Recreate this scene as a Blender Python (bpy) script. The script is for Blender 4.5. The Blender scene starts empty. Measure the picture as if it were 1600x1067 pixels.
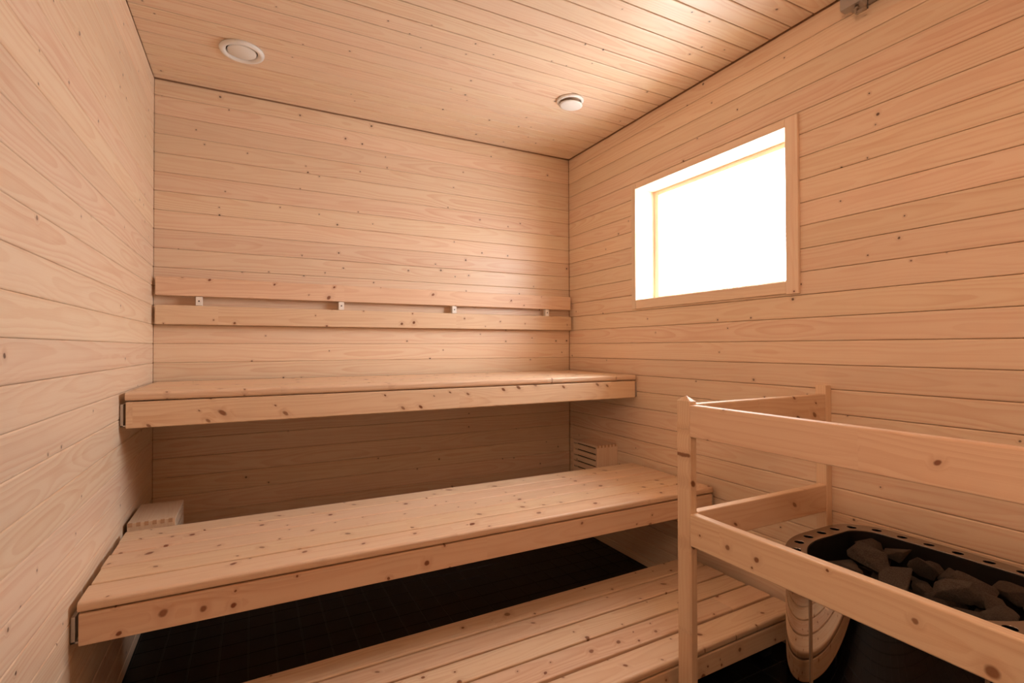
import bpy, bmesh, math, random
from mathutils import Vector, Matrix
random.seed(7)
SC = bpy.context.scene
COL = SC.collection
PI = math.pi

# ---------------------------------------------------------------- camera, world, light, exposure
W_R, CEIL, Y_FRONT = 2.147, 2.279, -3.65        # right wall, ceiling height, front wall
cam_d = bpy.data.cameras.new('camera')
cam_d.sensor_width = 36.0
cam_d.lens = 790.30 * 36.0 / 1600.0
cam_d.clip_start = 0.02
cam = bpy.data.objects.new('camera', cam_d)
COL.objects.link(cam)
_yaw, _pitch, _roll = 0.47523, 0.01103, -0.00286
_f = Vector((math.sin(_yaw)*math.cos(_pitch), math.cos(_yaw)*math.cos(_pitch), math.sin(_pitch)))
_r0 = Vector((math.cos(_yaw), -math.sin(_yaw), 0))
_u0 = _r0.cross(_f)
_r = _r0*math.cos(_roll) + _u0*math.sin(_roll)
_u = -_r0*math.sin(_roll) + _u0*math.cos(_roll)
_m = Matrix((_r, _u, -_f)).transposed().to_4x4()
_m.translation = Vector((0.37895, -2.65008, 1.10634))
cam.matrix_world = _m
SC.camera = cam

WORLD_STRENGTH, SKY_LOW, GROUND = 10.5, .72, .56
world = bpy.data.worlds.new('overcast_sky')
SC.world = world
world.use_nodes = True
bg = world.node_tree.nodes['Background']
bg.inputs[0].default_value = (0.97, 0.985, 1.0, 1)
# overcast dome (brighter towards the zenith) over pale ground
_wn, _wl = world.node_tree.nodes, world.node_tree.links
_tc = _wn.new('ShaderNodeTexCoord'); _sp = _wn.new('ShaderNodeSeparateXYZ'); _rp = _wn.new('ShaderNodeValToRGB')
_mr = _wn.new('ShaderNodeMapRange'); _mr.inputs[1].default_value = -1.0
_wl.new(_tc.outputs['Generated'], _sp.inputs[0]); _wl.new(_sp.outputs[2], _mr.inputs[0]); _wl.new(_mr.outputs[0], _rp.inputs[0])
_rp.color_ramp.elements[0].position = .47; _rp.color_ramp.elements[0].color = (GROUND,)*3 + (1,)
_rp.color_ramp.elements[1].position = .53; _rp.color_ramp.elements[1].color = (SKY_LOW,)*3 + (1,)
_e = _rp.color_ramp.elements.new(1.0); _e.color = (1, 1, 1, 1)
_mm = _wn.new('ShaderNodeMath'); _mm.operation = 'MULTIPLY'; _mm.inputs[1].default_value = WORLD_STRENGTH
_wl.new(_rp.outputs[0], _mm.inputs[0]); _wl.new(_mm.outputs[0], bg.inputs[1])

def portal(name, loc, rot, sx, sy):
    d = bpy.data.lights.new(name, 'AREA')
    d.shape = 'RECTANGLE'; d.size = sx; d.size_y = sy
    o = bpy.data.objects.new(name, d); COL.objects.link(o)
    o.location = loc; o.rotation_euler = rot
    d.cycles.is_portal = True
    return o
portal('window_portal', (2.36, -1.04, 1.63), (0, PI/2, 0), 0.62, 0.86)        # sky portal, sampling aid only
portal('fill_window_portal', (-0.16, -2.875, 1.86), (0, -PI/2, 0), 0.54, 0.78)  # sky portal for the added fill-light window

SC.view_settings.view_transform = 'Standard'
SC.view_settings.look = 'None'
SC.view_settings.exposure = 1.36
SC.view_settings.gamma = 1.0
SC.view_settings.use_curve_mapping = False

# ---------------------------------------------------------------- materials
class NT:
    def __init__(self, name):
        self.m = bpy.data.materials.new(name); self.m.use_nodes = True
        self.t = self.m.node_tree; self.n = self.t.nodes; self.l = self.t.links
        self.b = self.n['Principled BSDF']
    def node(self, typ, **kw):
        x = self.n.new(typ)
        for k, v in kw.items(): setattr(x, k, v)
        return x
    def put(self, sock, v):
        if isinstance(v, bpy.types.NodeSocket): self.l.new(v, sock)
        elif v is not None: sock.default_value = v
    def math(self, op, a, b=None, c=None, clamp=False):
        x = self.node('ShaderNodeMath', operation=op, use_clamp=clamp)
        self.put(x.inputs[0], a); self.put(x.inputs[1], b); self.put(x.inputs[2], c)
        return x.outputs[0]
    def xyz(self, x, y, z):
        n = self.node('ShaderNodeCombineXYZ')
        for i, v in enumerate((x, y, z)): self.put(n.inputs[i], v)
        return n.outputs[0]
    def noise(self, vec, scale=1.0, detail=2.0, rough=0.5):
        n = self.node('ShaderNodeTexNoise')
        self.put(n.inputs['Vector'], vec); n.inputs['Scale'].default_value = scale
        n.inputs['Detail'].default_value = detail; n.inputs['Roughness'].default_value = rough
        return n.outputs[0]
    def mix(self, f, a, b, blend='MIX'):
        n = self.node('ShaderNodeMix', data_type='RGBA', blend_type=blend)
        self.put(n.inputs[0], f)
        for i, v in ((6, a), (7, b)):
            self.put(n.inputs[i], v if isinstance(v, bpy.types.NodeSocket) else (*v, 1))
        return n.outputs[2]
    def smooth(self, v, lo, hi, a=0.0, b=1.0):
        n = self.node('ShaderNodeMapRange', interpolation_type='SMOOTHSTEP')
        self.put(n.inputs[0], v); self.put(n.inputs[1], lo); self.put(n.inputs[2], hi)
        self.put(n.inputs[3], a); self.put(n.inputs[4], b)
        return n.outputs[0]

def pine(name, light, dark, knot_col, knot_p, knot_r, ring_amt=0.5, rough=0.36, spec=0.5, tone_amt=0.10, joint=None):
    """board stock: local X along the grain, Y across, Z out of the face"""
    t = NT(name)
    tc = t.node('ShaderNodeTexCoord')
    sp = t.node('ShaderNodeSeparateXYZ'); t.l.new(tc.outputs['Object'], sp.inputs[0])
    at = t.node('ShaderNodeAttribute', attribute_type='OBJECT', attribute_name='seed')
    s = at.outputs['Fac']
    x = t.math('ADD', sp.outputs[0], t.math('MULTIPLY', s, 13.7))
    y, z = sp.outputs[1], sp.outputs[2]
    so = t.math('MULTIPLY', s, 57.3)
    seg = None
    if joint:                                          # finger-jointed stock: the figure changes at each joint
        seg = t.math('FLOOR', t.math('DIVIDE', x, joint))
        so = t.math('ADD', so, t.math('MULTIPLY', seg, 5.37))
    # knots: cells over length x width; about knot_p of them hold a knot
    cell = 0.085
    vv = t.node('ShaderNodeTexVoronoi', feature='F1', voronoi_dimensions='2D')
    wob = t.noise(t.xyz(x, y, z), 60, 2)
    kx = t.math('ADD', x, t.math('MULTIPLY', t.math('SUBTRACT', wob, .5), .007))
    if joint: kx = t.math('ADD', kx, t.math('MULTIPLY', y, t.math('MULTIPLY_ADD', t.math('FRACT', t.math('MULTIPLY', s, 17.9)), 1.6, -.8)))
    t.l.new(t.xyz(t.math('DIVIDE', kx, cell), t.math('ADD', t.math('DIVIDE', y, cell), so), 0), vv.inputs['Vector'])
    vv.inputs['Scale'].default_value = 1.0
    d = t.math('MULTIPLY', vv.outputs['Distance'], cell)
    cs = t.node('ShaderNodeSeparateColor'); t.l.new(vv.outputs['Color'], cs.inputs[0])
    has = t.math('LESS_THAN', cs.outputs[0], knot_p)
    g2 = t.math('POWER', cs.outputs[1], 2.2)
    rad = t.math('MULTIPLY_ADD', g2, knot_r[1]-knot_r[0], knot_r[0])
    core = t.math('MULTIPLY', has, t.smooth(d, t.math('MULTIPLY', rad, .55), t.math('MULTIPLY', rad, 1.1), 1, 0))
    halo = t.math('MULTIPLY', has, t.smooth(d, rad, t.math('MULTIPLY', rad, 3.2), 1, 0))
    # growth rings: a wandering pith below the face gives cathedrals and straight grain
    nA = t.noise(t.xyz(t.math('MULTIPLY', x, .8), so, 0), 1, 2)
    nB = t.noise(t.xyz(t.math('MULTIPLY', x, 1.05), t.math('ADD', so, 9.1), 3.3), 1, 2)
    nC = t.noise(t.xyz(t.math('MULTIPLY', x, 7.0), t.math('MULTIPLY', y, 22), so), 1, 2)
    y0 = t.math('MULTIPLY', t.math('SUBTRACT', nA, .5), .16)
    z0 = t.math('MULTIPLY_ADD', nB, .085, -.008)
    yy = t.math('SUBTRACT', y, y0); zz = t.math('ADD', z, z0)
    r = t.math('SQRT', t.math('ADD', t.math('MULTIPLY', yy, yy), t.math('MULTIPLY', zz, zz)))
    r = t.math('ADD', r, t.math('MULTIPLY', nC, .006))
    r = t.math('ADD', r, t.math('MULTIPLY', halo, .006))
    ring = t.math('FRACT', t.math('DIVIDE', r, .0078))
    late = t.math('MULTIPLY', t.smooth(ring, .25, .88), t.smooth(ring, .9, 1.0, 1, 0))
    fib = t.noise(t.xyz(t.math('MULTIPLY', x, 9), t.math('MULTIPLY', y, 520), t.math('MULTIPLY', z, 520)), 1, 3)
    blot = t.noise(t.xyz(t.math('MULTIPLY', x, 2.2), t.math('MULTIPLY', y, 14), so), 1, 3)
    streak = t.noise(t.xyz(t.math('MULTIPLY', x, .55), t.math('MULTIPLY', y, 70), so), 1, 3, .6)
    f = t.math('MULTIPLY', late, t.math('MULTIPLY', t.smooth(t.noise(t.xyz(t.math('MULTIPLY', x, .9), t.math('MULTIPLY', y, 6), t.math('ADD', so, 4.0)), 1, 2), .3, .7, .35, 1.0), ring_amt))
    f = t.math('ADD', f, t.math('MULTIPLY', t.smooth(streak, .48, .72), .45))
    f = t.math('ADD', f, t.math('MULTIPLY', t.math('SUBTRACT', fib, .5), .35))
    f = t.math('ADD', f, t.math('MULTIPLY', t.math('SUBTRACT', blot, .45), .55), clamp=True)
    c = t.mix(f, light, dark)
    c = t.mix(t.math('MULTIPLY', halo, .35), c, tuple(v*.8+k*.2 for v, k in zip(dark, knot_col)))
    c = t.mix(t.math('MULTIPLY', core, t.math('MULTIPLY_ADD', cs.outputs[2], .25, .72)), c, knot_col)
    hsv = t.node('ShaderNodeHueSaturation')
    rnd = t.math('FRACT', t.math('MULTIPLY', t.math('ADD', s, t.math('MULTIPLY', seg, .37)) if joint else s, 91.7))
    t.put(hsv.inputs['Value'], t.math('MULTIPLY_ADD', rnd, tone_amt, 1-tone_amt/2))
    t.put(hsv.inputs['Hue'], t.math('MULTIPLY_ADD', t.math('FRACT', t.math('MULTIPLY', s, 37.1)), .012, .494))
    t.put(hsv.inputs['Color'], c)
    t.l.new(hsv.outputs[0], t.b.inputs['Base Color'])
    t.put(t.b.inputs['Roughness'], t.math('MULTIPLY_ADD', fib, .16, rough-.08))
    t.b.inputs['Specular IOR Level'].default_value = spec
    bp = t.node('ShaderNodeBump'); bp.inputs['Strength'].default_value = .22; bp.inputs['Distance'].default_value = .0006
    t.put(bp.inputs['Height'], t.math('ADD', fib, t.math('MULTIPLY', late, .5)))
    t.l.new(bp.outputs[0], t.b.inputs['Normal'])
    return t.m

LIGHT, DARK = (0.915, 0.725, 0.545), (0.815, 0.56, 0.385)
PANEL = pine('spruce_panelling', LIGHT, DARK, (.085, .03, .010), .15, (.0030, .0060), ring_amt=.75)
BENCH = pine('pine_bench_timber', (0.87, 0.645, 0.455), (0.75, 0.475, 0.295), (.21, .055, .014), .52, (.0035, .0125), ring_amt=.55, rough=.44, spec=.4, joint=1.13)
TRIM = pine('planed_spruce', LIGHT, DARK, (.16, .05, .02), .07, (.0015, .004), ring_amt=.35, rough=.42)
BACKING = pine('groove_timber', (0.72, 0.47, 0.28), (0.60, 0.36, 0.19), (.2, .08, .03), .0, (.001, .002), rough=.6)

def plain(name, col, rough=.5, metal=0.0, spec=.5, bump=None, var=0.0, vscale=30):
    t = NT(name)
    tc = t.node('ShaderNodeTexCoord')
    n = t.noise(tc.outputs['Object'], vscale, 4, .6)
    a = tuple(c*(1-var) for c in col); b = tuple(min(1, c*(1+var)) for c in col)
    t.l.new(t.mix(n, a, b), t.b.inputs['Base Color'])
    t.b.inputs['Roughness'].default_value = rough
    t.b.inputs['Metallic'].default_value = metal
    t.b.inputs['Specular IOR Level'].default_value = spec
    if bump:
        bp = t.node('ShaderNodeBump'); bp.inputs['Strength'].default_value = bump[0]; bp.inputs['Distance'].default_value = bump[1]
        n2 = t.noise(tc.outputs['Object'], bump[2], 5, .65)
        t.l.new(n2, bp.inputs['Height']); t.l.new(bp.outputs[0], t.b.inputs['Normal'])
    return t.m
WHITE = plain('white_painted_metal', (.92, .91, .89), .35, var=.02)
TILE = plain('black_floor_tile', (.0042, .0042, .0042), .36, var=.2, spec=.16, bump=(.08, .0006, 40))
GROUT = plain('dark_grout', (.022, .023, .022), .85, var=.15)
STEEL = plain('polished_steel', (.46, .43, .40), .03, 1.0, var=.02)
RIM = plain('brushed_steel', (.33, .30, .275), .22, 1.0, var=.05, bump=(.05, .0003, 300))
LINER = plain('sooty_steel', (.05, .045, .042), .42, .8, var=.2)
GALV = plain('galvanised_steel', (.62, .60, .57), .40, .85, var=.12, vscale=60)
DARKM = plain('dark_grey_steel', (.06, .06, .062), .45, .6, var=.1)
FITM = plain('grey_coated_steel', (.46, .43, .40), .45, .35, var=.05)
BRASS = plain('dull_brass', (.42, .36, .30), .40, .9, var=.1)
SCREWM = plain('dark_screw_steel', (.09, .07, .06), .45, .7, var=.1)
SLOT = plain('dark_slot_lining', (.03, .02, .012), .9)

def stone_mat():
    t = NT('olivine_rock')
    tc = t.node('ShaderNodeTexCoord')
    n1 = t.noise(tc.outputs['Object'], 2.2, 5, .6); n2 = t.noise(tc.outputs['Object'], 26, 6, .8)
    c = t.mix(n1, (.082, .060, .045), (.165, .123, .092))
    c = t.mix(t.smooth(n2, .45, .72), c, (.26, .205, .16))
    c = t.mix(t.smooth(n2, .42, .28), c, (.024, .017, .013))
    t.l.new(c, t.b.inputs['Base Color']); t.b.inputs['Roughness'].default_value = .82
    bp = t.node('ShaderNodeBump'); bp.inputs['Strength'].default_value = .8; bp.inputs['Distance'].default_value = .10
    t.l.new(t.math('ADD', t.noise(tc.outputs['Object'], 7, 7, .75), t.math('MULTIPLY', n2, .4)), bp.inputs['Height'])
    t.l.new(bp.outputs[0], t.b.inputs['Normal'])
    return t.m
STONE = stone_mat()

def glass(name, tint):
    m = bpy.data.materials.new(name); m.use_nodes = True
    n, l = m.node_tree.nodes, m.node_tree.links
    n.remove(n['Principled BSDF']); out = n['Material Output']
    tr = n.new('ShaderNodeBsdfTransparent'); tr.inputs[0].default_value = (*tint, 1)
    gl = n.new('ShaderNodeBsdfGlossy'); gl.inputs['Roughness'].default_value = .02
    fr = n.new('ShaderNodeFresnel')
    ge = n.new('ShaderNodeNewGeometry'); mr = n.new('ShaderNodeMapRange')      # thin pane: same index seen from either side
    l.new(ge.outputs['Backfacing'], mr.inputs[0]); mr.inputs[3].default_value = 1.45; mr.inputs[4].default_value = 1/1.45
    l.new(mr.outputs[0], fr.inputs[0])
    mx = n.new('ShaderNodeMixShader')
    l.new(fr.outputs[0], mx.inputs[0]); l.new(tr.outputs[0], mx.inputs[1]); l.new(gl.outputs[0], mx.inputs[2])
    l.new(mx.outputs[0], out.inputs[0])
    return m
PANE = glass('window_glass', (.97, .98, .98))
FILL_PANE = glass('warm_fill_glass', (.92, .73, .59))  # tint chosen to warm the light from the added window

# ---------------------------------------------------------------- helpers
def link(name, me, mat, parent=None, M=None):
    o = bpy.data.objects.new(name, me); COL.objects.link(o)
    if mat and not me.materials: me.materials.append(mat)
    if parent: o.parent = parent
    if M is not None: o.matrix_local = M
    return o
def mesh_of(bm, name, smooth=False):
    me = bpy.data.meshes.new(name)
    bmesh.ops.recalc_face_normals(bm, faces=bm.faces[:])
    bm.to_mesh(me); bm.free()
    if smooth:
        for p in me.polygons: p.use_smooth = True
    return me
def root(name, label, cat, loc=(0, 0, 0), group=None):
    o = bpy.data.objects.new(name, None); COL.objects.link(o)
    o.empty_display_size = .05; o.location = loc
    o['label'] = label; o['category'] = cat
    if group: o['group'] = group
    return o
def struct(name, me, mat):
    o = link(name, me, mat); o['kind'] = 'structure'; return o
def box_bm(bm, lo, hi):
    v = [bm.verts.new((x, y, z)) for x in (lo[0], hi[0]) for y in (lo[1], hi[1]) for z in (lo[2], hi[2])]
    for f in ((0, 1, 3, 2), (4, 6, 7, 5), (0, 4, 5, 1), (2, 3, 7, 6), (0, 2, 6, 4), (1, 5, 7, 3)):
        bm.faces.new([v[i] for i in f])
_stock = {}
def stock(L, Wd, T, rnd=.003, seg=2, back=True):
    """a board: X length, Y width, Z thickness, all centred; long edges rounded by rnd"""
    k = (round(L, 4), round(Wd, 4), round(T, 4), rnd, seg, back)
    if k in _stock: return _stock[k]
    pts = []; vs = 1.0 if back else .6                  # panelling has shallow wide grooves
    hw, ht = Wd/2, T/2
    for cx, cy, a0 in ((hw, ht, 0), (-hw, ht, 90), (-hw, -ht, 180), (hw, -ht, 270)):
        if cy < 0 and not back: pts.append((cx, cy)); continue
        sx, sy = (1 if cx > 0 else -1), (1 if cy > 0 else -1)
        for i in range(seg+1):
            a = math.radians(a0+90*i/seg)
            pts.append((cx-sx*rnd+rnd*math.cos(a), cy-sy*rnd*vs+rnd*vs*math.sin(a)))
    bm = bmesh.new()
    e = min(.0012, rnd*.5)
    rings = []
    for x, ins in ((-L/2, e), (-L/2+e, 0), (L/2-e, 0), (L/2, e)):
        rings.append([bm.verts.new((x, p[0]*(1-ins/hw), p[1]*(1-ins/ht))) for p in pts])
    n = len(pts)
    for a, b in zip(rings[:-1], rings[1:]):
        for i in range(n): bm.faces.new((a[i], a[(i+1) % n], b[(i+1) % n], b[i]))
    bm.faces.new(rings[0][::-1]); bm.faces.new(rings[-1])
    me = mesh_of(bm, 'board')
    _stock[k] = me
    return me
def frame(ax, ay, az, loc):
    m = Matrix((ax, ay, az)).transposed().to_4x4(); m.translation = Vector(loc); return m
X, Y, Z = Vector((1, 0, 0)), Vector((0, 1, 0)), Vector((0, 0, 1))
_sd = [0]
def board(name, parent, lo, hi, along, face, mat=None, rnd=.003, seg=2, back=True, base=(0, 0, 0)):
    """board filling the box lo..hi (world); 'along' = grain axis, 'face' = signed outward face axis e.g. '-y'"""
    lo = Vector(lo); hi = Vector(hi); c = (lo+hi)/2; d = hi-lo
    ax = {'x': X, 'y': Y, 'z': Z}[along]
    az = {'x': X, 'y': Y, 'z': Z}[face[-1]] * (-1 if face[0] == '-' else 1)
    ay = az.cross(ax)
    L = abs(d.dot(ax)); Wd = abs(d.dot(ay)); T = abs(d.dot(az))
    me = stock(L, Wd, T, rnd, seg, back)
    m = mat or BENCH
    if me.materials and me.materials[0] != m:
        key = (me.name, m.name)
        if key not in _stock:
            _stock[key] = me.copy(); _stock[key].materials.clear()
        me = _stock[key]
    o = link(name, me, m, parent, frame(ax, ay, az, c-Vector(base)))
    _sd[0] += 1
    o['seed'] = round((_sd[0]*0.6180339887) % 1.0 * 3 + .05, 4)
    return o
def lathe(prof, seg=48):
    bm = bmesh.new(); rings = []
    for r, z in prof:
        if r < 1e-6: rings.append([bm.verts.new((0, 0, z))])
        else: rings.append([bm.verts.new((r*math.cos(2*PI*i/seg), r*math.sin(2*PI*i/seg), z)) for i in range(seg)])
    for a, b in zip(rings[:-1], rings[1:]):
        for i in range(seg):
            j = (i+1) % seg
            if len(a) == 1: bm.faces.new((a[0], b[i], b[j]))
            elif len(b) == 1: bm.faces.new((a[i], a[j], b[0]))
            else: bm.faces.new((a[i], a[j], b[j], b[i]))
    return bm
def multi_box(boxes):
    bm = bmesh.new()
    for lo, hi in boxes: box_bm(bm, lo, hi)
    return bm

# ---------------------------------------------------------------- room shell
PT = .014                      # panelling thickness
P, Z0 = .08333, 1.042          # panel cover and a seam height
OY0, OY1, OZ0, OZ1 = -1.453, -.630, 1.347, 1.918      # window opening
VY0, VY1, VZ0, VZ1 = -3.25, -2.50, 1.60, 2.12          # added fill-light opening, high in the left wall behind the camera
wl = struct('wall_left', mesh_of(multi_box([((-.14, VY1, -.05), (-PT, .14, CEIL+.1)), ((-.14, Y_FRONT-.1, -.05), (-PT, VY0, CEIL+.1)),
    ((-.14, VY0, VZ1), (-PT, VY1, CEIL+.1)), ((-.14, VY0, -.05), (-PT, VY1, VZ0))]), 'wall_left'), BACKING)
wb = struct('wall_back', mesh_of(multi_box([((-PT, PT, -.05), (W_R+PT, .14, CEIL+.1))]), 'wall_back'), BACKING)
rx0, rx1 = W_R+PT, W_R+.20
wr = struct('wall_right', mesh_of(multi_box([
    ((rx0, Y_FRONT-.1, -.05), (rx1, .14, OZ0-.012)), ((rx0, Y_FRONT-.1, OZ1+.012), (rx1, .14, CEIL+.1)),
    ((rx0, Y_FRONT-.1, OZ0-.012), (rx1, OY0-.012, OZ1+.012)), ((rx0, OY1+.012, OZ0-.012), (rx1, .14, OZ1+.012))]), 'wall_right'), BACKING)
wf = struct('wall_front', mesh_of(multi_box([((-.14, Y_FRONT-.1, -.05), (rx1, Y_FRONT, CEIL+.1))]), 'wall_front'), PANEL)
cl = struct('ceiling', mesh_of(multi_box([((-.14, Y_FRONT-.1, CEIL+PT), (rx1, .14, CEIL+.14))]), 'ceiling'), BACKING)
fl = struct('floor', mesh_of(multi_box([((-.14, Y_FRONT-.1, -.06), (rx1, .14, -.0016))]), 'floor'), GROUT)

zs = [-.001] + [Z0+P*k for k in range(-12, 15)] + [CEIL-.001]
G = .0003
for a, b in zip(zs[:-1], zs[1:]):
    lo, hi = a+G, b-G
    board('plank', wl, (-PT, VY1+.031, lo), (0, -.0003, hi), 'y', '+x', PANEL, .0046, 3, False)
    board('plank', wb, (.0005, 0, lo), (W_R-.002, PT, hi), 'x', '-y', PANEL, .0046, 3, False)
    lo, hi = a+.0007, b-.0007
    if b <= OZ0 or a >= OZ1:
        board('plank', wr, (W_R, Y_FRONT, lo), (W_R+PT, -.0005, hi), 'y', '-x', PANEL, .0046, 3, False)
    else:
        board('plank', wr, (W_R, OY1+.012, lo), (W_R+PT, -.0005, hi), 'y', '-x', PANEL, .0046, 3, False)
        board('plank', wr, (W_R, Y_FRONT, lo), (W_R+PT, OY0-.012, hi), 'y', '-x', PANEL, .0046, 3, False)
        if a < OZ0: board('plank', wr, (W_R, OY0-.012, lo), (W_R+PT, OY1+.012, OZ0-.012), 'y', '-x', PANEL, .0046, 3, False)
        if b > OZ1: board('plank', wr, (W_R, OY0-.012, OZ1+.012), (W_R+PT, OY1+.012, hi), 'y', '-x', PANEL, .0046, 3, False)
CP = .0848
y = -.006; ys = [y, -.035]
while ys[-1]-CP > Y_FRONT: ys.append(ys[-1]-CP)
ys.append(Y_FRONT)
for a, b in zip(ys[:-1], ys[1:]):
    board('plank', cl, (.0005, b+.0019, CEIL), (W_R-.007, a-.0019, CEIL+PT), 'x', '-z', PANEL, .0046, 3, False)

# floor tiles: the ones the photo can show are single parts, the rest one joined part
TP = .0918
def tile_mesh(w, d):
    bm = bmesh.new()
    lo = [bm.verts.new((sx*w/2, sy*d/2, -.006)) for sx, sy in ((-1, -1), (1, -1), (1, 1), (-1, 1))]
    md = [bm.verts.new((sx*w/2, sy*d/2, -.0012)) for sx, sy in ((-1, -1), (1, -1), (1, 1), (-1, 1))]
    up = [bm.verts.new((sx*(w/2-.0012), sy*(d/2-.0012), 0)) for sx, sy in ((-1, -1), (1, -1), (1, 1), (-1, 1))]
    for A, B in ((lo, md), (md, up)):
        for i in range(4): bm.faces.new((A[i], A[(i+1) % 4], B[(i+1) % 4], B[i]))
    bm.faces.new(up)
    return bm
tile_me = mesh_of(tile_mesh(TP-.0035, TP-.0035), 'tile')
rest = bmesh.new(); n_t = 0
x0, y0 = .3710-TP*5, -.391+TP*5
for i in range(32):
    for j in range(46):
        ax, ay = x0+i*TP, y0-j*TP
        lox, hix, loy, hiy = max(ax, 0), min(ax+TP, W_R), max(ay-TP, Y_FRONT), min(ay, 0)
        if hix-lox < .012 or hiy-loy < .012: continue
        cx, cy = (lox+hix)/2, (loy+hiy)/2
        full = hix-lox > TP-.001 and hiy-loy > TP-.001
        seen = (-1.15 < cy < -.30 and n_t < 300) or (cy < -1.5 and cx > 1.2 and n_t < 300)
        if seen:
            me = tile_me if full else mesh_of(tile_mesh(hix-lox-.0035, hiy-loy-.0035), 'tile_cut')
            link('floor_tile', me, TILE, fl, Matrix.Translation((cx, cy, 0))); n_t += 1
        else:
            tb = tile_mesh(hix-lox-.0035, hiy-loy-.0035)
            tb.transform(Matrix.Translation((cx, cy, 0)))
            tmp = bpy.data.meshes.new('tmp'); tb.to_mesh(tmp); tb.free(); rest.from_mesh(tmp); bpy.data.meshes.remove(tmp)
o = link('floor_tiling', mesh_of(rest, 'floor_tiling'), TILE, fl); o['kind'] = 'stuff'

# window: casing on the wall, deep reveal, sash and pane
wn = bpy.data.objects.new('window_1', None); COL.objects.link(wn); wn['kind'] = 'structure'
wn.location = (W_R, (OY0+OY1)/2, OZ0); WB = wn.location.copy()
TX0, TX1 = W_R-.013, W_R-.0002
board('casing', wn, (TX0, OY1, 1.301), (TX1, OY1+.031, 1.940), 'z', '-x', TRIM, .002, 2, True, WB)
board('casing', wn, (TX0, OY0-.049, 1.298), (TX1, OY0, 1.951), 'z', '-x', TRIM, .002, 2, True, WB)
board('casing', wn, (TX0+.001, OY0+.0008, 1.301), (TX1, OY1-.0008, OZ0), 'y', '-x', TRIM, .002, 2, True, WB)
board('casing', wn, (TX0+.001, OY0+.0008, OZ1), (TX1, OY1-.0008, 1.948), 'y', '-x', TRIM, .002, 2, True, WB)
RX = 2.262
board('reveal_board', wn, (TX1, OY1, OZ0), (RX+.08, OY1+.0115, OZ1), 'z', '-y', TRIM, .001, 1, True, WB)
board('reveal_board', wn, (TX1, OY0-.0115, OZ0), (RX+.08, OY0, OZ1), 'z', '+y', TRIM, .001, 1, True, WB)
board('reveal_board', wn, (TX1, OY0-.0115, OZ1), (RX+.08, OY1+.0115, OZ1+.0115), 'y', '-z', TRIM, .001, 1, True, WB)
board('reveal_board', wn, (TX1, OY0-.0115, OZ0-.0115), (RX+.08, OY1+.0115, OZ0), 'y', '+z', TRIM, .001, 1, True, WB)
SW = .032
board('sash', wn, (RX, OY1-SW, OZ0), (RX+.05, OY1, OZ1), 'z', '-x', TRIM, .002, 1, True, WB)
board('sash', wn, (RX, OY0, OZ0), (RX+.05, OY0+SW, OZ1), 'z', '-x', TRIM, .002, 1, True, WB)
board('sash', wn, (RX, OY0+SW, OZ1-.022), (RX+.05, OY1-SW, OZ1), 'y', '-x', TRIM, .002, 1, True, WB)
board('sash', wn, (RX, OY0+SW, OZ0), (RX+.05, OY1-SW, OZ0+.022), 'y', '-x', TRIM, .002, 1, True, WB)
pane = mesh_of(multi_box([((RX+.034, OY0+SW-.004, OZ0+.018), (RX+.0342, OY1-SW+.004, OZ1-.018))]), 'pane')
link('pane', pane, PANE, wn, Matrix.Translation(-WB))

# unseen window added to bring warm fill light onto benches and right wall
w2 = bpy.data.objects.new('fill_window', None); COL.objects.link(w2); w2['kind'] = 'structure'
w2.location = (0, VY0, VZ0); DB = w2.location.copy()
for lo, hi, al in (((-.12, VY0-.03, VZ0-.03), (.012, VY0+.03, VZ1+.03), 'z'), ((-.12, VY1-.03, VZ0-.03), (.012, VY1+.03, VZ1+.03), 'z'),
                   ((-.12, VY0+.03, VZ1-.03), (.012, VY1-.03, VZ1+.03), 'y'), ((-.12, VY0+.03, VZ0-.03), (.012, VY1-.03, VZ0+.03), 'y')):
    board('sash', w2, lo, hi, al, '+x', TRIM, .002, 1, True, DB)
link('pane', mesh_of(multi_box([((-.074, VY0+.028, VZ0+.028), (-.0738, VY1-.028, VZ1-.028))]), 'pane'), FILL_PANE, w2, Matrix.Translation(-DB))

# ---------------------------------------------------------------- benches
def bench(name, label, x0, x1, yf, yr, n, top, th, fb, loc, fascia_gap=.004, front_extra=.008, gap=.0055, bracket=True):
    t = root(name, label, 'bench', loc); B = Vector(loc)
    p = (yr-yf-front_extra)/n
    for k in range(n):
        a = yf if k == 0 else yf+front_extra+k*p
        b = yf+front_extra+(k+1)*p - gap
        jit = (0, .004, -.002, .005, .001, .003)[k % 6]
        board('bench_board', t, (x0+jit*.5, a, top-th), (x1+jit*.6, b, top), 'x', '+z', BENCH, .009 if k == 0 else .0045, 4 if k == 0 else 3, True, B)
    board('fascia', t, (x0+.002, yf+.003, fb), (x1-.003, yf+.027, top-th-fascia_gap), 'x', '-y', BENCH, .004, 3, True, B)
    for cx in (x0+.12, (x0+x1)/2, x1-.12):
        board('crossbeam', t, (cx-.02, yf+.030, fb+.012), (cx+.02, yr-.006, top-th), 'y', '-z', BENCH, .003, 1, True, B)
    if bracket:
        for xa, s in ((x0-.014, 1), (x1+.006, -1)):
            m = multi_box([((xa, yf+.012, fb+.006), (xa+.008, yr-.01, top-th-.012)),
                           ((xa if s > 0 else xa-.03, yf+.012, fb+.006), (xa+.038 if s > 0 else xa+.008, yr-.01, fb+.010))])
            m.transform(Matrix.Translation(-B)); link('wall_bracket', mesh_of(m, 'wall_bracket'), GALV, t)
    return t
bench('upper_bench', 'uppermost and shallowest knotty pine sauna bench under the backrest', .016, 2.132, -.632, -.018, 6, .962, .026, .846, (1.07, -.32, .846))
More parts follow.
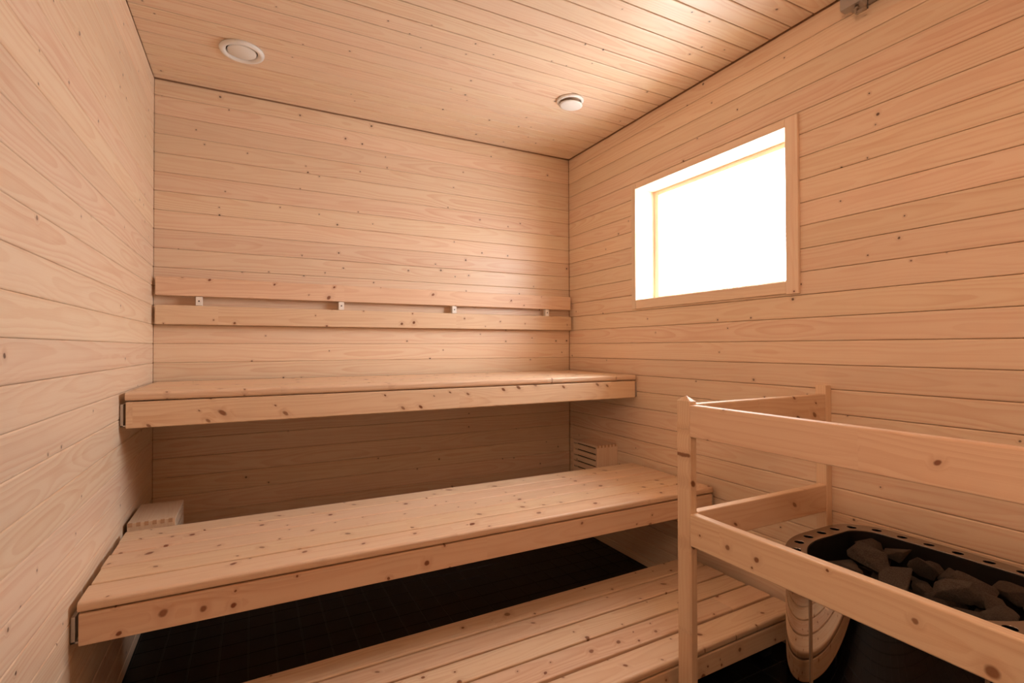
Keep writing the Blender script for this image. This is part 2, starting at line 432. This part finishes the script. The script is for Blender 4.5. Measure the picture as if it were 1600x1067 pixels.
bench('middle_bench', 'wide knotty pine sauna bench at mid height below the uppermost bench', .016, 2.124, -1.123, -.600, 5, .509, .025, .404, (1.07, -.86, .404))

# low step: slightly askew on the floor, on dark steel legs
SL = (1.08, -1.27, 0)
st = bench('step_bench', 'low pine step bench near the black floor, in front of the middle bench', .06, 2.115, -1.527, -1.005, 5, .170, .025, .074, SL, gap=.0095, bracket=False)
for lx in (.16, 1.05, 2.02):
    for ly in (-1.45, -1.06):
        m = multi_box([((lx-.022, ly-.022, .0005), (lx+.022, ly+.022, .143))]); bmesh.ops.bevel(m, geom=m.edges[:], offset=.002, segments=1)
        m.transform(Matrix.Translation(-Vector(SL))); link('leg', mesh_of(m, 'leg'), DARKM, st)
st.rotation_euler[2] = math.radians(1.5)

# ---------------------------------------------------------------- backrest
BRB = (1.07, 0, 1.20)
br = root('backrest', 'two-board knotty pine backrest fixed along the back wall above the uppermost bench', 'backrest', BRB)
board('backrest_board', br, (.013, -.046, 1.333), (2.127, -.018, 1.414), 'x', '-y', BENCH, .003, 2, True, BRB)
board('backrest_board', br, (.012, -.046, 1.208), (2.131, -.018, 1.292), 'x', '-y', BENCH, .003, 2, True, BRB)
scr = mesh_of(lathe([(0, -.001), (.0032, -.001), (.0032, .0012), (.0018, .0022), (0, .0018)], 12), 'screw')
PALE = plain('pale_planed_birch', (.95, .90, .84), .5, var=.02)
for bx in (.172, .773, 1.3665, 1.960):
    b = board('batten', br, (bx-.011, -.0178, 1.222), (bx+.011, -.0003, 1.402), 'z', '-y', TRIM, .001, 1, True, BRB)
    p = board('spacer_block', br, (bx-.0125, -.0425, 1.2932), (bx+.0125, -.0180, 1.3318), 'z', '-y', PALE, .001, 1, True, BRB)
    p['label'] = 'pale spacer block with a screw between the backrest boards'
    link('screw', scr, SCREWM, p, Matrix.Translation((0, 0, .01225+.0001)))

# ---------------------------------------------------------------- louvred vent boxes under the benches
def vent_box(label, x0, x1, y0, y1, z0, z1, face):
    """wooden box on a side wall; face = +1 slats look to +x, -1 to -x"""
    B = Vector(((x0+x1)/2, (y0+y1)/2, z0))
    t = root('vent_box', label, 'vent box', B)
    th = .012
    board('top_panel', t, (x0, y0+th, z1-th), (x1, y1-th, z1), 'y', '+z', TRIM, .001, 1, True, B)
    board('bottom_panel', t, (x0, y0+th, z0), (x1, y1-th, z0+th), 'y', '-z', TRIM, .001, 1, True, B)
    for ya, yb, f in ((y0, y0+th, '-y'), (y1-th, y1, '+y')):
        board('end_panel', t, (x0, ya, z0), (x1, yb, z1), 'z', f, TRIM, .001, 1, True, B)
    # finger joints: pale end-grain fingers showing along the top of the front end panel
    nf = 6; w = (x1-x0)/nf
    for i in range(nf):
        m = multi_box([((x0+(i+.12)*w, y0-.0008, z1-th), (x0+(i+.62)*w, y0+th*.5, z1+.0006))])
        m.transform(Matrix.Translation(-B)); link('finger_joint', mesh_of(m, 'finger_joint'), BACKING, t)
    xf = x1 if face > 0 else x0
    n = 5; p = (z1-z0-2*th)/n
    m = multi_box([((xf-face*.030-.001, y0+th, z0+th), (xf-face*.030+.001, y1-th, z1-th))])
    m.transform(Matrix.Translation(-B)); link('lining', mesh_of(m, 'lining'), SLOT, t)
    for i in range(n):
        a = z0+th+i*p
        board('slat', t, (min(xf-face*.012, xf-face*.001), y0+th, a), (max(xf-face*.012, xf-face*.001), y1-th, a+p-.0075), 'y', '+x' if face > 0 else '-x', TRIM, .001, 1, True, B)
    return t
vent_box('louvred wooden vent box on the right wall behind the middle bench', 2.009, 2.1465, -.464, -.234, .392, .579, -1)
vent_box('plain-topped wooden vent box in the left corner behind the middle bench', .012, .147, -.565, -.330, .33, .522, +1)

# ---------------------------------------------------------------- heater guard
GB = Vector((1.4945, -1.58, 0))
g = root('heater_guard', 'pine guard rail of posts and boards fencing the stone-filled heater', 'guard rail', GB)
def post(x0, x1, y0, y1, z1, cap):
    bm = bmesh.new(); c = .004
    ring = [(x0+c, y0), (x1-c, y0), (x1, y0+c), (x1, y1-c), (x1-c, y1), (x0+c, y1), (x0, y1-c), (x0, y0+c)]
    a = [bm.verts.new((*q, .0005)) for q in ring]; b = [bm.verts.new((*q, z1)) for q in ring]
    ap = bm.verts.new(((x0+x1)/2, (y0+y1)/2, z1+cap))
    for i in range(8):
        j = (i+1) % 8
        bm.faces.new((a[i], a[j], b[j], b[i])); bm.faces.new((b[i], b[j], ap))
    bm.faces.new(a[::-1])
    cx, cy = (x0+x1)/2, (y0+y1)/2
    F = frame(Z, X, Y, (cx, cy, z1/2))
    bm.transform(F.inverted())
    o = link('post', mesh_of(bm, 'post'), BENCH, g, Matrix.Translation(-GB) @ F)
    _sd[0] += 1; o['seed'] = round((_sd[0]*0.618+.43) % 3, 4)
PX0, PX1, PY0, PY1 = 1.480, 1.509, -1.606, -1.555
post(PX0, PX1, PY0, PY1, .950, .0155)
QY1, QY0 = -2.660, -2.711
post(PX0, PX1, QY0, QY1, .950, .0155)
for za, zb in ((.850, .941), (.543, .634)):
    board('long_rail', g, (PX0-.0005, QY1+.0004, za), (PX1-.003, PY0-.0004, zb), 'y', '-x', BENCH, .004, 3, True, GB)
    board('short_rail', g, (PX1+.0004, PY0, za+.002), (2.1145, PY0+.026, zb+.002), 'x', '-y', BENCH, .004, 3, True, GB)
    board('short_rail', g, (PX1+.0004, QY1-.026, za+.002), (2.1145, QY1, zb+.002), 'x', '+y', BENCH, .004, 3, True, GB)
board('wall_upright', g, (2.115, -1.607, .484), (2.1466, -1.570, .972), 'z', '-y', BENCH, .003, 2, True, GB)
board('wall_upright', g, (2.115, -2.696, .484), (2.1466, -2.659, .972), 'z', '+y', BENCH, .003, 2, True, GB)

# ---------------------------------------------------------------- heater
HCX, HCY, HR, HBACK, HZ = 1.857, -1.983, .290, 2.098, .545      # front half-round, straight sides, flat back
HC = Vector((HCX, HCY, 0))
ht = root('sauna_heater', 'low stainless steel sauna heater with a perforated rim by the right wall', 'heater', HC)
def dshape(d, rb=.12, n=40):
    """heater outline moved inwards by d, in heater coordinates"""
    R = HR-d; xb = HBACK-HCX-d; r = max(rb-d, .02); pts = []
    for i in range(n+1):
        t = PI/2+PI*i/n; pts.append((R*math.cos(t), R*math.sin(t)))
    for k in range(1, 6): pts.append(((xb-r)*k/6, -R))
    for i in range(11):
        t = -PI/2+PI/2*i/10; pts.append((xb-r+r*math.cos(t), -R+r+r*math.sin(t)))
    for k in range(1, 10): pts.append((xb+.004*math.sin(PI*k/10), -R+r+(2*R-2*r)*k/10))
    for i in range(11):
        t = PI/2*i/10; pts.append((xb-r+r*math.cos(t), R-r+r*math.sin(t)))
    for k in range(5, 0, -1): pts.append(((xb-r)*k/6, R))
    return pts
def shell(rings, cap_lo=False, cap_hi=False):
    bm = bmesh.new(); R = [[bm.verts.new((x, y, z)) for x, y in dshape(d)] for d, z in rings]
    n = len(R[0])
    for A, Bq in zip(R[:-1], R[1:]):
        for i in range(n): bm.faces.new((A[i], A[(i+1) % n], Bq[(i+1) % n], Bq[i]))
    if cap_lo: bm.faces.new(R[0][::-1])
    if cap_hi: bm.faces.new(R[-1])
    return bm
def add(name, bm, mat, par, smooth=True):
    me = mesh_of(bm, name, smooth); o = link(name, me, mat, par); return o
def sharp(o):
    o.data.set_sharp_from_angle(angle=math.radians(40)); return o
sharp(add('body', shell([(.004, HZ-.003), (.001, HZ-.003), (.001, .065), (.004, .065), (.004, HZ-.003)]), STEEL, ht))
sharp(add('plinth', shell([(.05, .0005), (.05, .07)], True, True), LINER, ht))
RIMW = .052
sharp(add('stone_basket', shell([(RIMW, HZ-.001), (RIMW+.004, .36), (RIMW+.006, .36), (RIMW+.002, HZ-.001), (RIMW, HZ-.001)]), LINER, ht))
add('basket_floor', shell([(RIMW+.006, .352), (RIMW+.006, .358)], True, True), LINER, ht, False)
# perforated rim from a filled curve
cu = bpy.data.curves.new('rim_curve', 'CURVE'); cu.dimensions = '2D'; cu.fill_mode = 'BOTH'
cu.extrude = .002; cu.bevel_depth = .0012; cu.bevel_resolution = 1
def spline(pts):
    s = cu.splines.new('POLY'); s.points.add(len(pts)-1)
    for q, w in zip(s.points, pts): q.co = (w[0], w[1], 0, 1)
    s.use_cyclic_u = True
spline(dshape(.0015)); spline(dshape(RIMW))
mid = dshape(.027)
per = [0]
for i in range(len(mid)): per.append(per[-1]+math.dist(mid[i], mid[(i+1) % len(mid)]))
NH = round(per[-1]/.066)
for k in range(NH):
    s = (k+.35)*per[-1]/NH
    i = max(j for j in range(len(mid)) if per[j] <= s); f = (s-per[i])/(per[i+1]-per[i])
    q, w = mid[i], mid[(i+1) % len(mid)]; cx, cy = q[0]+(w[0]-q[0])*f, q[1]+(w[1]-q[1])*f
    spline([(cx+.0135*math.cos(2*PI*j/20), cy+.0135*math.sin(2*PI*j/20)) for j in range(20)])
co = bpy.data.objects.new('rim_curve', cu); COL.objects.link(co)
bpy.context.view_layer.update()
rim_me = bpy.data.meshes.new_from_object(co.evaluated_get(bpy.context.evaluated_depsgraph_get()))
bpy.data.objects.remove(co); bpy.data.curves.remove(cu)
rim_me.materials.clear()
link('perforated_rim', rim_me, RIM, ht, Matrix.Translation((0, 0, HZ-.0005)))

# ---------------------------------------------------------------- stones
rng = random.Random(11)
def rock(n, flat):
    bm = bmesh.new()
    for i in range(n):
        v = Vector((rng.gauss(0, 1), rng.gauss(0, 1), rng.gauss(0, 1))).normalized()
        v *= rng.uniform(.86, 1.0)
        bm.verts.new((v.x, v.y*.8, v.z*flat))
    r = bmesh.ops.convex_hull(bm, input=bm.verts[:])
    bmesh.ops.delete(bm, geom=[e for e in r['geom_interior'] if isinstance(e, bmesh.types.BMVert)], context='VERTS')
    bmesh.ops.bevel(bm, geom=bm.edges[:], offset=.03, segments=1, affect='EDGES')
    return mesh_of(bm, 'sauna_stone')
rocks = [rock(n, f) for n, f in ((11, .7), (13, .62), (10, .8), (14, .7), (12, .55), (16, .75), (11, .65), (13, .85))]
def at_px(px, py, z):
    d = _f + _r*(px-800)/790.3 - _u*(py-533.5)/790.3
    c = Vector((0.37895, -2.65008, 1.10634)); return c + d*((z-c.z)/d.z)
_vis = [ # px, py, z, half-length, label
 (1361, 877, .490, .074, 'large peaked brown stone nearest the back left corner of the heater basket'),
 (1440, 884, .490, .068, 'long slanting stone just right of the peaked stone in the heater'),
 (1408, 912, .492, .064, 'rounded broad stone against the guard rail, below the long slanting stone'),
 (1486, 931, .500, .058, 'big blocky speckled stone standing by the guard rail mid heater'),
 (1572, 916, .492, .066, 'wide smooth-topped stone at the right of the heater basket'),
 (1510, 896, .478, .048, 'dim stone behind the blocky speckled stone'),
 (1431, 862, .484, .050, 'flat-backed stone near the rear rim, above the long slanting stone'),
 (1391, 864, .476, .040, 'small dark stone between the peaked stone and the rear rim'),
 (1357, 846, .476, .050, 'shadowed stone right under the rear left rim of the heater'),
 (1329, 857, .474, .030, 'little upright stone at the left of the peaked stone'),
 (1290, 872, .468, .050, 'leftmost flat stone under the left rim of the heater'),
 (1329, 894, .474, .044, 'low stone beside the guard rail, below the peaked stone'),
 (1556, 948, .492, .056, 'flat wedge stone in front of the wide smooth-topped stone'),
 (1566, 968, .502, .044, 'speckled stone touching the front right rim of the heater'),
 (1517, 962, .482, .046, 'dark low stone between the guard rail and the flat wedge stone'),
 (1468, 942, .476, .044, 'low stone left of the blocky speckled stone, half behind the rail'),
 (1447, 919, .470, .034, 'small deep-set stone left of the blocky speckled stone'),
 (1592, 950, .484, .040, 'rightmost small stone at the edge of the picture'),
 (1480, 880, .470, .040, 'dark stone in the rear row right of the long slanting stone'),
 (1597, 905, .478, .050, 'stone cut by the right edge of the picture near the rear rim'),
]
IR = HR-RIMW-.006
def inside(q, h):
    """keep a stone of radius h inside the basket"""
    m = h*.95; x = min(q.x-HCX, HBACK-HCX-RIMW-.006-m); y = q.y-HCY
    if x < 0:
        d = math.hypot(x, y); lim = IR-m
        if d > lim: x, y = x*lim/d, y*lim/d
    else: y = min(max(y, -IR+m), IR-m)
    return Vector((HCX+x, HCY+y, max(q.z, .362+h*.80)))
ST = []                                              # [position, radius, label, height weight]
for px, py, z, h, lab in _vis: ST.append([inside(at_px(px, py, z+(.036 if px > 1340 and py < 850+.27*(px-1340) else .022)), h), h*.98, lab])
while len(ST) < 66:
    h = rng.uniform(.032, .044); low = len(ST) < 40
    ST.append([inside(Vector((rng.uniform(HCX-HR, HBACK), rng.uniform(HCY-HR, HCY+HR), rng.uniform(.400, .425) if low else .455)), h), h,
               'dark stone low in the heater basket, wedged beneath the top layer of stones'])
for it in range(260):                                # push overlapping stones apart
    for i in range(len(ST)):
        for j in range(i):
            d = ST[i][0]-ST[j][0]; d.z *= 1.3; L = d.length or 1e-4; need = (.66 if i < len(_vis) else .76)*(ST[i][1]+ST[j][1])
            if L < need:
                wi = .08 if i < len(_vis) else .9; wj = .08 if j < len(_vis) else .9
                if wi == wj: wi = wj = .5
                mv = d/L*(need-L)*.5; mv.z *= .5
                ST[i][0] += mv*wi*2; ST[j][0] -= mv*wj*2
    for q in ST: q[0] = inside(q[0], q[1]); q[0].z = min(q[0].z, .566-q[1]*.55)
for k, (q, h, lab) in enumerate(ST):
    o = link('sauna_stone', rocks[k % 8], STONE)
    top = k < len(_vis)
    o.location = q; o.scale = (h, h, h*.82)
    o.rotation_euler = (rng.uniform(-.45, .45), rng.uniform(-.45, .45), rng.uniform(0, 6.28))
    o['label'] = lab; o['category'] = 'stone'; o['group'] = 'rough stones heaped in the sauna heater'

# ---------------------------------------------------------------- ceiling fittings
v1 = root('air_valve', 'white round ring-shaped air valve in the ceiling near the left wall', 'air valve', (.342, -.400, CEIL))
add('valve_ring', lathe([(.078, -.0003), (.080, -.004), (.078, -.010), (.070, -.0135), (.062, -.012), (.056, -.005), (.055, -.0003)], 64), WHITE, v1)
add('valve_disc', lathe([(0, -.010), (.048, -.010), (.051, -.008), (.052, -.004), (.050, -.0025), (0, -.0025)], 64), WHITE, v1)
add('valve_throat', lathe([(0, -.0008), (.058, -.0008)], 48), SLOT, v1)
v2 = root('air_valve', 'white dish-shaped air valve hanging under the ceiling near the right wall', 'air valve', (1.722, -.652, CEIL))
add('valve_ring', lathe([(.055, -.0003), (.063, -.001), (.064, -.006), (.060, -.011), (.055, -.012), (.050, -.010), (.048, -.0003)], 64), WHITE, v2)
d = add('valve_disc', lathe([(0, -.004), (.046, -.003), (.054, 0), (.055, .003), (.050, .005), (0, .004)], 64), WHITE, v2)
d.location = (.006, .004, -.024); d.rotation_euler = (math.radians(3), math.radians(3), 0)
add('valve_stem', lathe([(0, -.024), (.008, -.024), (.008, -.001), (0, -.001)], 16), WHITE, v2)

fx = root('wall_fitting', 'grey metal box fitting with a bolt beneath it, high on the right wall', 'fitting', (2.11, -1.74, 2.24))
m = multi_box([((-.023, -.11, -.040), (.0102, .058, .038))]); bmesh.ops.bevel(m, geom=m.edges[:], offset=.003, segments=2)
add('housing', m, FITM, fx, False)
add('mounting_plate', multi_box([((.0104, -.125, -.032), (.0366, .050, .036))]), FITM, fx, False)
m = lathe([(0, -.067), (.0055, -.067), (.0055, -.052), (.008, -.052), (.008, -.046), (.0055, -.046), (.0055, -.038), (0, -.038)], 12)
m.transform(Matrix.Translation((-.006, .016, 0))); add('bolt', m, BRASS, fx)
m = multi_box([((-.010, -.013, -.069), (-.002, .018, -.060))]); bmesh.ops.bevel(m, geom=m.edges[:], offset=.002, segments=1)
add('bolt_head', m, BRASS, fx, False)
m = lathe([(0, -.075), (.0016, -.075), (.0016, -.03), (0, -.03)], 8); m.transform(Matrix.Translation((-.016, -.022, 0)))
add('rod', m, DARKM, fx)
